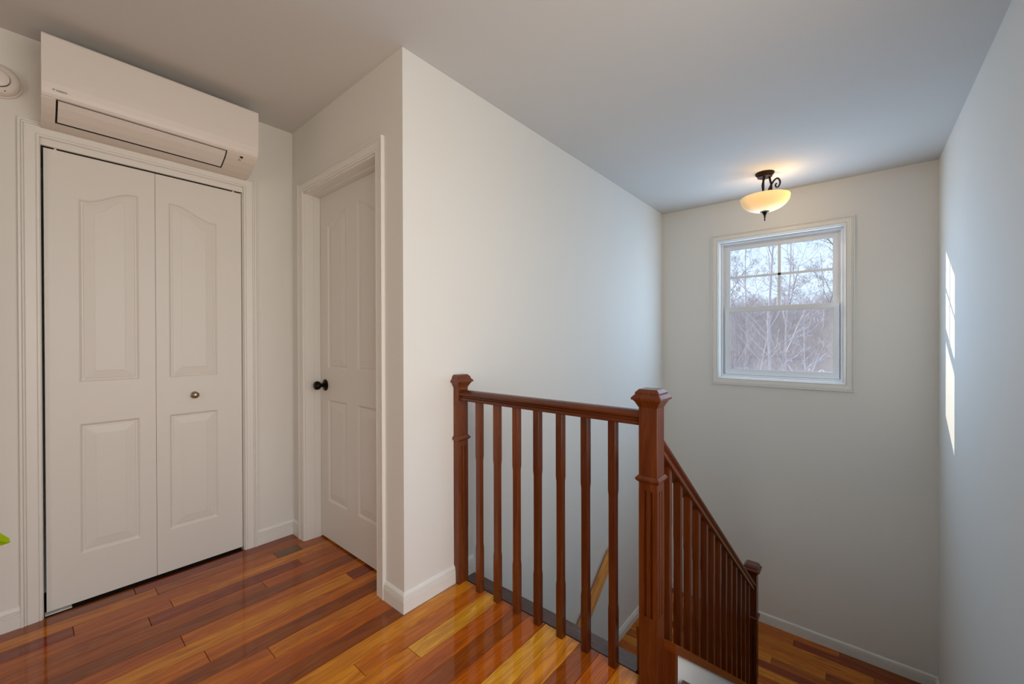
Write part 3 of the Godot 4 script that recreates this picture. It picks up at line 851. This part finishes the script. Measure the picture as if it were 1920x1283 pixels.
func build_guard() -> void:
	var xn := -0.530
	var zc := -1.3565
	# guard along the floor edge
	var g := base("guard_railing", "reddish brown wooden guard railing with seven square balusters along the hall floor edge", "railing", Vector3(-1.0, 0, zc))
	var hn := base_part("half_newel", g)
	hn.position = Vector3(-1.4756 + 1.0, 0, 0.0)
	newel(hn, 0.0, 1.010, 0.262, 0.664, M.post_c, true)
	var r := sf()
	extrude(r, rail_prof(), 0, (xn - 0.0315) - (-1.4578))
	obj("top_rail", r, M.post, g, Transform3D(Basis(Vector3(0, 0, 1), Vector3(1, 0, 0), Vector3(0, 1, 0)), Vector3(-0.4578, 0.886, 0)))
	var bm := baluster_mesh(0.0, 0.206, 0.636, 0.8865)
	var ms := [M.post_c, M.post_c, M.post_c, M.post, M.post, M.post_b, M.post_b]
	for i in 7:
		obj("baluster", bm, ms[i], g, Transform3D(Basis(), Vector3(-1.347 + 0.1128 * i + 1.0, 0, 0)))
	# main newel at the head of the stairs
	var n := base("newel_post", "tall reddish brown newel post with a stepped cap at the head of the stairs", "newel post", Vector3(xn, 0, zc))
	newel(n, -0.0, 1.011, 0.251, 0.672, M.post)
	# sloping balustrade
	var s := base("stair_railing", "sloping reddish brown wooden balustrade going down beside the stairs", "railing", Vector3(xn, 0, -1.3892))
	var dir := Vector3(0, -SLOPE, -1).normalized()
	var nrm := Vector3(0, 1, -SLOPE).normalized()
	var zend := -3.062
	var r2 := sf()
	var len := (-zend - 1.3892 - 0.0015) * sqrt(1.0 + SLOPE * SLOPE)
	# plumb cuts at both ends
	extrude(r2, rail_prof(), 0, len, Vector2(0, -SLOPE), Vector2(0, -SLOPE))
	var x_axis := dir.cross(nrm)
	obj("sloping_rail", r2, M.post, s, Transform3D(Basis(x_axis, dir, nrm), Vector3(0, 0.793, 0)))
	for i in 13:
		var z := -1.505 - 0.119 * i
		var foot := 0.134 + SLOPE * (z + 1.422)
		var top := 0.793 + SLOPE * (z + 1.388) + 0.01
		var b := sf()
		var h := 0.0136; var k := 0.0130
		# square ends cut to the slope
		var sq := PackedVector2Array([Vector2(-h, -h), Vector2(h, -h), Vector2(h, h), Vector2(-h, h)])
		extrude(b, sq, foot, foot + 0.19 - 0.02, Vector2(0, SLOPE), Vector2.ZERO)
		loft(b, [[foot + 0.17, h, h, 0.0008], [foot + 0.19, k, k, 0.0014], [top - 0.23, k, k, 0.0014], [top - 0.21, h, h, 0.0008]])
		extrude(b, sq, top - 0.21, top, Vector2.ZERO, Vector2(0, SLOPE))
		obj("baluster", b, [M.post, M.post_b, M.post][i % 3], s, Transform3D(Basis(), Vector3(0, 0, z + 1.3892)))
	var ln := base("lower_newel_post", "lower newel post on the landing at the foot of the sloping railing", "newel post", Vector3(xn, YL, -3.093))
	newel(ln, 0.0, 0.985, 0.235, 0.600, M.post_b)

# ------------------------------------------------------------------ air conditioner
func build_ac() -> void:
	var z0 := -0.034; var z1 := -0.786
	var ac := base("air_conditioner", "white wall-mounted air conditioner above the closet door", "air conditioner", Vector3(XC, 2.075, 0))
	# profile: x off the wall, z height above 2.075; extruded along world -z
	var low := [Vector2(0, 0.006), Vector2(0.012, 0.0), Vector2(0.045, 0.0), Vector2(0.09, 0.008), Vector2(0.135, 0.024), Vector2(0.170, 0.043), Vector2(0.192, 0.062), Vector2(0.196, 0.068)]
	var body := PackedVector2Array(low + [Vector2(0.190, 0.078), Vector2(0.190, 0.300), Vector2(0.184, 0.305), Vector2(0, 0.305)])
	var xf := func(z: float) -> Transform3D: return Transform3D(Basis(Vector3(1, 0, 0), Vector3(0, 0, -1), Vector3(0, 1, 0)), Vector3(0, 0, z))
	var f0 := -0.072; var f1 := -0.652
	var inner := PackedVector2Array([Vector2(0, 0.006), Vector2(0.012, 0.0), Vector2(0.045, 0.0), Vector2(0.088, 0.0075), Vector2(0.08, 0.03), Vector2(0.150, 0.068), Vector2(0.190, 0.078), Vector2(0.190, 0.300), Vector2(0.184, 0.305), Vector2(0, 0.305)])
	var st := sf()
	extrude(st, body, -z0, -f0); extrude(st, inner, -f0, -f1); extrude(st, body, -f1, -z1)
	obj("housing", st, M.plastic2, ac, xf.call(0.0))
	var vent := sf()
	extrude(vent, PackedVector2Array([Vector2(0.0885, 0.0085), Vector2(0.082, 0.031), Vector2(0.150, 0.067), Vector2(0.185, 0.067), Vector2(0.160, 0.045), Vector2(0.125, 0.027)]), -f0 + 0.0005, -f1 - 0.0005)
	obj("air_outlet", vent, M.dark, ac, xf.call(0.0))
	var flap := PackedVector2Array([Vector2(0.098, 0.0105), Vector2(0.135, 0.0245), Vector2(0.170, 0.0435), Vector2(0.1925, 0.0625), Vector2(0.188, 0.066), Vector2(0.166, 0.049), Vector2(0.132, 0.030), Vector2(0.096, 0.0155)])
	var fs := sf()
	extrude(fs, flap, -f0 + 0.006, -f1 - 0.006)
	obj("louver", fs, M.plastic, ac, xf.call(0.0))
	# front panel with rounded edges, slightly wider than the housing behind
	var fp := PackedVector2Array([Vector2(0.190, 0.0685), Vector2(0.1975, 0.0705), Vector2(0.204, 0.080), Vector2(0.210, 0.096), Vector2(0.2145, 0.120), Vector2(0.217, 0.150), Vector2(0.218, 0.200), Vector2(0.218, 0.296), Vector2(0.2165, 0.303), Vector2(0.212, 0.307), Vector2(0.190, 0.307)])
	var ps := sf()
	extrude(ps, fp, -z0 - 0.0, -z1)
	obj("front_panel", ps, M.plastic, ac, xf.call(0.0))
	# maker's mark: emblem and word
	var em := sf()
	var ex := 0.2145
	for q in [[Vector2(0.0, 0.0), Vector2(0.0085, 0.0), Vector2(0.0028, -0.0052)], [Vector2(0.0035, -0.0058), Vector2(0.0062, -0.0030), Vector2(0.0038, -0.0082)]]:
		var pr := PackedVector2Array()
		for v in q: pr.append(Vector2(v.x, v.y))
		extrude(em, pr, 0, 0.0006)
	var zb := -0.062
	obj("emblem", em, M.print, ac, Transform3D(Basis(Vector3(0, 0, -1), Vector3(1, 0, 0), Vector3(0, 1, 0)), Vector3(0.2135, 0.098, zb)))
	var tm := TextMesh.new()
	tm.text = "DAIKIN"
	var sfont := SystemFont.new(); sfont.font_names = PackedStringArray(["Droid Sans"]); sfont.font_weight = 700
	tm.font = sfont
	tm.font_size = 64
	tm.pixel_size = 0.00013
	tm.depth = 0.0006
	tm.horizontal_alignment = HORIZONTAL_ALIGNMENT_LEFT
	tm.vertical_alignment = VERTICAL_ALIGNMENT_CENTER
	obj("lettering", tm, M.print, ac, Transform3D(Basis(Vector3(0, 0, -1), Vector3(0, 1, 0), Vector3(1, 0, 0)), Vector3(0.2139, 0.0945, zb - 0.0105)))
	# display and small marks on the lower right corner, on the curved underside
	var along := (Vector3(0.192, 0.062, 0) - Vector3(0.170, 0.043, 0)).normalized()
	var out := Vector3(along.y, -along.x, 0)
	var onface := func(t: float, z: float) -> Transform3D:
		return Transform3D(Basis(Vector3(0, 0, -1), along, out), Vector3(0.170, 0.043, z) + along * t)
	var dp := sf(); box(dp, Vector3(-0.0068, -0.0048, -0.001), Vector3(0.0068, 0.0048, 0.0005))
	obj("display", dp, M.display, ac, onface.call(0.0215, -0.716))
	for q in [[0.0125, -0.7105, 0.0014, 0.0012], [0.0125, -0.7185, 0.0018, 0.0016]]:
		var mk := sf(); box(mk, Vector3(-q[2], -q[3], -0.001), Vector3(q[2], q[3], 0.0004))
		obj("indicator", mk, M.display, ac, onface.call(q[0], q[1]))
	var pl := sf(); box(pl, Vector3(-0.0065, -0.0028, -0.001), Vector3(0.0065, 0.0028, 0.0004))
	obj("print_mark", pl, M.print, ac, onface.call(0.0035, -0.7105))

func build_detector() -> void:
	var d := base("smoke_detector", "round white smoke detector on the wall left of the air conditioner", "smoke detector", Vector3(XC, 2.222, 0.079))
	var turn := Transform3D(Basis(Vector3(0, 0, 1), Vector3(1, 0, 0), Vector3(0, 1, 0)), Vector3.ZERO)
	var b := sf()
	lathe(b, [Vector2(0, 0), Vector2(0.067, 0), Vector2(0.068, 0.004), Vector2(0.067, 0.008), Vector2(0.063, 0.009), Vector2(0.0625, 0.012), Vector2(0.061, 0.022), Vector2(0.056, 0.029), Vector2(0.048, 0.033), Vector2(0.036, 0.0345), Vector2(0.034, 0.033), Vector2(0.0335, 0.027), Vector2(0, 0.027)], 48)
	obj("housing", b, M.plastic2, d, turn)
	var s := sf()
	lathe(s, [Vector2(0.0, 0.0272), Vector2(0.0325, 0.0272), Vector2(0.0325, 0.0345), Vector2(0, 0.0345)], 40)
	obj("sensor_slot", s, M.dark, d, turn)
	var c := sf()
	lathe(c, [Vector2(0, 0.0346), Vector2(0.031, 0.0346), Vector2(0.033, 0.037), Vector2(0.032, 0.042), Vector2(0.026, 0.0455), Vector2(0.012, 0.047), Vector2(0, 0.0472)], 40)
	obj("sensor_cover", c, M.plastic, d, turn)
	var l := sf()
	lathe(l, [Vector2(0, 0.0335), Vector2(0.0022, 0.0335), Vector2(0.0018, 0.0352), Vector2(0, 0.0356)], 12)
	obj("indicator", l, M.dark, d, turn.translated_local(Vector3(-0.044 * cos(deg_to_rad(24.0)), -0.001, -0.044)).translated(Vector3(0, 0, 0.02)))

# ------------------------------------------------------------------ ceiling lamp
func build_lamp() -> void:
	var at := Vector3(-0.534, H, -3.61)
	var l := base("ceiling_lamp", "bronze semi-flush ceiling lamp with a glowing amber glass bowl", "ceiling lamp", at)
	var right := Vector3(cos(0.7018), 0, -sin(0.7018))
	var toward := Vector3(sin(0.7018), 0, cos(0.7018))
	var c := sf()
	lathe(c, [Vector2(0, -0.034), Vector2(0.044, -0.034), Vector2(0.049, -0.031), Vector2(0.051, -0.021), Vector2(0.057, -0.015), Vector2(0.062, -0.010), Vector2(0.064, -0.002), Vector2(0.064, 0.0), Vector2(0, 0)], 40)
	obj("canopy", c, M.bronze, l)
	for q in [[-0.016, 0.022, 1.0], [0.002, -0.020, 0.2], [0.030, 0.010, -0.6]]:
		var s := sf()
		var o: Vector3 = right * float(q[0]) + toward * float(q[1])
		var bow: Vector3 = right * (0.014 * signf(q[0] - 0.003)) if absf(q[0]) > 0.01 else Vector3.ZERO
		tube(s, spline([o + Vector3(0, -0.03, 0), o + bow * 0.3 + Vector3(0, -0.055, 0), o + bow + Vector3(0, -0.10, 0), o + bow * 0.6 + Vector3(0, -0.15, 0), o * 0.6 + Vector3(0, -0.20, 0), o * 0.2 + Vector3(0, -0.25, 0)]), range(31).map(func(_i): return 0.0072), 10)
		obj("arm", s, M.bronze, l)
	var sc := sf()
	var keys := []
	for k in [[0.0, -0.20], [0.020, -0.135], [0.058, -0.072], [0.092, -0.046], [0.113, -0.058], [0.118, -0.082], [0.106, -0.106], [0.090, -0.114], [0.079, -0.103], [0.082, -0.088], [0.090, -0.086]]:
		keys.append(right * (float(k[0]) * 0.87) + Vector3(0, k[1], 0) + toward * 0.02)
	tube(sc, spline(keys), range(61).map(func(i): return 0.0070 - 0.00003 * i), 10)
	obj("scroll", sc, M.bronze, l)
	# glass bowl, open at the top
	var b := sf()
	var out := []; var inn := []
	for i in 15:
		var t := PI / 2 * i / 14.0
		out.append(Vector2(0.162 * sin(t), -0.188 - 0.106 * cos(t)))
		inn.append(Vector2(0.157 * sin(t), -0.188 - 0.101 * cos(t)))
	inn.reverse()
	lathe(b, out + [Vector2(0.163, -0.183), Vector2(0.159, -0.183)] + inn, 56)
	var bm := mat(Color(0.92, 0.87, 0.74), 0.35)
	bm.backlight_enabled = true; bm.backlight = Color(0.80, 0.70, 0.50)
	bm.emission_enabled = true; bm.emission = Color(1.0, 0.88, 0.66); bm.emission_energy_multiplier = 0.16
	obj("lamp_bowl", b, bm, l)
	var f := sf()
	lathe(f, [Vector2(0, -0.362), Vector2(0.0045, -0.360), Vector2(0.005, -0.354), Vector2(0.003, -0.350), Vector2(0.0035, -0.340), Vector2(0.0065, -0.333), Vector2(0.005, -0.327), Vector2(0.009, -0.316), Vector2(0.014, -0.305), Vector2(0.020, -0.299), Vector2(0.030, -0.295), Vector2(0.032, -0.291), Vector2(0.022, -0.287), Vector2(0, -0.286)], 28)
	obj("finial", f, M.bronze_dark, l)
	var bulb_m := mat(Color(1, 0.95, 0.85), 0.4)
	bulb_m.emission_enabled = true; bulb_m.emission = Color(1.0, 0.82, 0.52); bulb_m.emission_energy_multiplier = 3.0
	var bp: Vector3 = right * 0.085 + toward * 0.03 + Vector3(0, -0.188, 0)
	var bs := sf()
	lathe(bs, [Vector2(0, -0.03), Vector2(0.014, -0.027), Vector2(0.024, -0.016), Vector2(0.028, 0.0), Vector2(0.024, 0.016), Vector2(0.014, 0.03), Vector2(0.012, 0.045), Vector2(0, 0.046)], 20)
	obj("bulb", bs, bulb_m, l, Transform3D(Basis(), bp))
	var o := OmniLight3D.new()
	o.name = "lamp_light"
	o.position = at + bp
	o.light_color = Color(1.0, 0.84, 0.62)
	o.light_energy = 0.03
	o.light_size = 0.02
	o.omni_range = 12.0
	o.omni_attenuation = 2.0
	o.shadow_enabled = true
	add_child(o)

# ------------------------------------------------------------------ plant just outside the left of the frame
func build_plant() -> void:
	var at := Vector3(-1.75, 0, 0.30)
	var p := base("potted_plant", "bright lime green plant whose leaf tip enters at the left edge", "plant", at)
	var s := sf()
	lathe(s, [Vector2(0, 0), Vector2(0.09, 0), Vector2(0.095, 0.006), Vector2(0.115, 0.20), Vector2(0.122, 0.204), Vector2(0.122, 0.22), Vector2(0.112, 0.22), Vector2(0.11, 0.19), Vector2(0, 0.19)], 36)
	obj("pot", s, M.pot, p)
	var so := sf()
	lathe(so, [Vector2(0.109, 0.191), Vector2(0.06, 0.198), Vector2(0, 0.2)].duplicate(), 24)
	obj("soil", so, M.soil, p)
	var tip := Vector3(-1.985, 0.560, 0.0426) - at
	var rng := RandomNumberGenerator.new(); rng.seed = 4
	for i in 9:
		var a := TAU * i / 9.0 + 0.4
		var e := Vector3(cos(a) * 0.2, 0.30 + 0.25 * rng.randf(), sin(a) * 0.2)
		if i == 0: e = tip
		elif e.z < -0.05 and e.x < 0.1: e.z = absf(e.z)
		var root := Vector3(e.x * 0.05, 0.19, e.z * 0.05)
		var d := Vector3(e.x, 0, e.z).normalized()
		var neck := e - d * 0.16 + Vector3(0, 0.02, 0)
		var stm := sf()
		tube(stm, spline([root, root.lerp(neck, 0.5) + Vector3(0, 0.03, 0), neck], 4), range(9).map(func(_k): return 0.004), 6)
		obj("stem", stm, M.leaf, p)
		var lf := sf()
		var side := d.cross(Vector3.UP)
		if i == 0:
			neck = e + Vector3(0.0, 0.05, 0.17)
			side = Vector3(0.25, 0.95, 0.2).normalized()
		var rows := []
		for k in 9:
			var t := k / 8.0
			var wv := 0.045 * pow(sin(PI * clampf(t * 0.93 + 0.05, 0.0, 1.0)), 0.8)
			if k == 8: wv = 0.004
			if i == 0: wv *= 1.25
			var c := neck.lerp(e, t) + Vector3(0, 0.02 * sin(PI * t), 0)
			rows.append([c - side * wv + Vector3(0, 0.008, 0), c, c + side * wv + Vector3(0, 0.008, 0)])
		for k in 8:
			for j in 2:
				quad_away(lf, rows[k][j], rows[k][j + 1], rows[k + 1][j + 1], rows[k + 1][j], Vector3(0, -9, 0))
				var q := Vector3(0, -0.0015, 0)
				quad_away(lf, rows[k][j] + q, rows[k][j + 1] + q, rows[k + 1][j + 1] + q, rows[k + 1][j] + q, Vector3(0, 9, 0))
		obj("leaf", lf, M.leaf, p)

# ------------------------------------------------------------------ winter wood outside
func grow(st: SurfaceTool, tw: SurfaceTool, sn: SurfaceTool, p: Vector3, d: Vector3, length: float, r: float, depth: int, rng: RandomNumberGenerator, droop: float, snow: float) -> void:
	var n := 4 if depth > 1 else 3
	var pts := [p]; var rad := [r]
	var q := p
	var dd := d
	for i in n:
		dd = (dd + Vector3(rng.randf_range(-1, 1), rng.randf_range(-0.7, 0.9) - droop, rng.randf_range(-1, 1)) * (0.10 if depth > 3 else 0.2)).normalized()
		q += dd * length / n
		pts.append(q)
		rad.append(maxf(0.003, r * lerpf(1.0, 0.35 if depth > 0 else 0.5, float(i + 1) / n)))
	tube(st if depth >= 3 else tw, pts, rad, 6 if depth >= 3 else 3)
	if depth >= 1 and depth <= 3 and sn != null and rng.randf() < snow and absf(d.y) < 0.75:
		var up := []
		for v in pts: up.append(v + Vector3(0, r * 0.9 + 0.01, 0))
		tube(sn, up, rad.map(func(x): return x * 1.1 + 0.007), 4)
	if depth == 0: return
	var kids := [0, 4, 5, 6, 9, 12][depth] as int
	for k in kids:
		var t := lerpf(0.30 if depth > 3 else 0.2, 1.0, (k + rng.randf()) / kids)
		var f := t * n
		var i := mini(int(f), n - 1)
		var c: Vector3 = pts[i].lerp(pts[i + 1], f - i)
		var ax: Vector3 = (pts[i + 1] - pts[i]).normalized()
		var side := ax.cross(Vector3(rng.randf_range(-1, 1), rng.randf_range(-1, 1), rng.randf_range(-1, 1))).normalized()
		var nd := (ax * rng.randf_range(0.5, 0.9) + side * 0.8 + Vector3(0, 0.18 - droop, 0)).normalized()
		grow(st, tw, sn, c, nd, length * (rng.randf_range(0.24, 0.38) if depth >= 4 else rng.randf_range(0.32, 0.5)) * lerpf(1.1, 0.7, t), r * lerpf(0.42, 0.26, t), depth - 1, rng, droop, snow)

func tree_proto(sd: int, height: float, r: float, depth: int, lean: Vector3, droop: float, snow: float, bark: Material) -> Node3D:
	var rng := RandomNumberGenerator.new(); rng.seed = sd
	var st := sf(); var tw := sf(); var sn := sf()
	grow(st, tw, sn, Vector3.ZERO, (Vector3.UP + lean).normalized(), height, r, depth, rng, droop, snow)
	var o := Node3D.new()
	obj("trunk", st, bark, o)
	obj("twigs", tw, M.twig, o).set_meta("kind", "stuff")
	if snow > 0.0: obj("snow", sn, M.snow, o).set_meta("kind", "stuff")
	return o

func ground_y(x: float, z: float) -> float:
	var d := clampf((-z - 26.0) / 60.0, 0.0, 1.0)
	return -4.6 + 7.6 * d * d * (3.0 - 2.0 * d) + 0.25 * sin(x * 0.31 + z * 0.17) + 0.15 * sin(x * 0.9 - z * 0.6)

func put_tree(proto: Node3D, called: String, label: String, x: float, z: float, scale_by: float, turn: float, group := "") -> void:
	var o := proto.duplicate() as Node3D
	o.name = unique(called, self)
	o.position = Vector3(x, ground_y(x, z) - 0.1, z)
	o.rotation.y = turn
	o.scale = Vector3.ONE * scale_by
	meta(o, label, "tree", group if group else "bare trees outside the window")
	add_child(o, true)

func build_outside() -> void:
	var st := sf()
	var nx := 44; var nz := 30
	for i in nx:
		for j in nz:
			var f := func(a: int, b: int) -> Vector3:
				var x := -75.0 + 120.0 * a / nx; var z := -4.6 - 100.0 * b / nz
				return Vector3(x, ground_y(x, z), z)
			quad_away(st, f.call(i, j), f.call(i + 1, j), f.call(i + 1, j + 1), f.call(i, j + 1), Vector3(0, -1000, 0))
	var g := obj("terrain", st, M.hill)
	meta(g, "snowy wooded hillside rising behind the trees outside the window", "hillside", "", "structure")
	var pr := [
		tree_proto(11, 12.5, 0.065, 5, Vector3(0.02, 0, 0), -0.05, 0.0, M.birch),
		tree_proto(12, 11.0, 0.07, 5, Vector3(-0.08, 0, 0.05), -0.02, 0.15, M.bark),
		tree_proto(13, 12.0, 0.06, 4, Vector3(0.05, 0, 0), -0.05, 0.32, M.birch),
		tree_proto(14, 10.5, 0.09, 5, Vector3(-0.25, 0, 0.1), 0.03, 0.03, M.bark)]
	# x over -z: 0.213 is the left edge of the panes seen from the hall, 0.034 the right edge
	var spots := [
		[0, -0.146, 18.5, 1.0, 0.6, "birch_tree", "slender bare birch rising left of the window's central bar to the top"],
		[3, 0.045, 17.5, 1.0, 0.2, "leaning_tree", "bare tree reaching in from the right edge of the upper panes"],
		[1, -0.205, 24.0, 1.0, 2.0, "bare_tree", "bare brown tree at the left edge of the window view"],
		[2, -0.108, 27.0, 1.0, 1.1, "birch_tree", "thin pale birch just right of the window's central bar"],
		[2, -0.172, 14.5, 0.55, 2.6, "birch_tree", "short pale birch in the left half of the lower pane"],
		[2, -0.078, 20.0, 0.60, 4.1, "birch_tree", "short pale birch in the right half of the lower pane"],
		[1, -0.060, 34.0, 0.9, 3.3, "bare_tree", "bare brown tree behind the right-hand panes"],
		[0, -0.185, 31.0, 1.0, 4.4, "birch_tree", "distant birch behind the left-hand panes"],
		[1, -0.120, 48.0, 1.0, 5.0, "bare_tree", "distant brown tree behind the window's central bar"],
		[2, -0.045, 43.0, 1.0, 0.4, "birch_tree", "distant birch near the right edge of the lower pane"]]
	for q in spots: put_tree(pr[q[0]], q[5], q[6], q[1] * q[2], -q[2], q[3], q[4])
	# undergrowth: saplings and brush, beyond counting
	var mm := MultiMesh.new()
	mm.transform_format = MultiMesh.TRANSFORM_3D
	var bs := sf()
	var r2 := RandomNumberGenerator.new(); r2.seed = 31
	for k in 5:
		grow(bs, bs, null, Vector3(r2.randf_range(-0.8, 0.8), 0, r2.randf_range(-0.8, 0.8)), Vector3(r2.randf_range(-0.07, 0.07), 1, r2.randf_range(-0.07, 0.07)).normalized(), r2.randf_range(3.2, 5.2), 0.028, 3, r2, -0.05, 0.0)
	mm.mesh = bs.commit()
	mm.instance_count = 1000
	for i in 1000:
		var z := -14.0 - 62.0 * sqrt(r2.randf())
		var x := r2.randf_range(-0.40, 0.14) * -z
		var s := r2.randf_range(0.6, 1.2)
		mm.set_instance_transform(i, Transform3D(Basis(Vector3.UP, r2.randf() * TAU).scaled(Vector3(s, s, s)), Vector3(x, ground_y(x, z), z)))
	var mi := MultiMeshInstance3D.new()
	mi.name = "undergrowth"
	mi.multimesh = mm
	mi.material_override = M.brush
	meta(mi, "dense leafless brush and saplings filling the wood outside the window", "undergrowth", "", "stuff")
	add_child(mi)
	for p in pr: p.free()
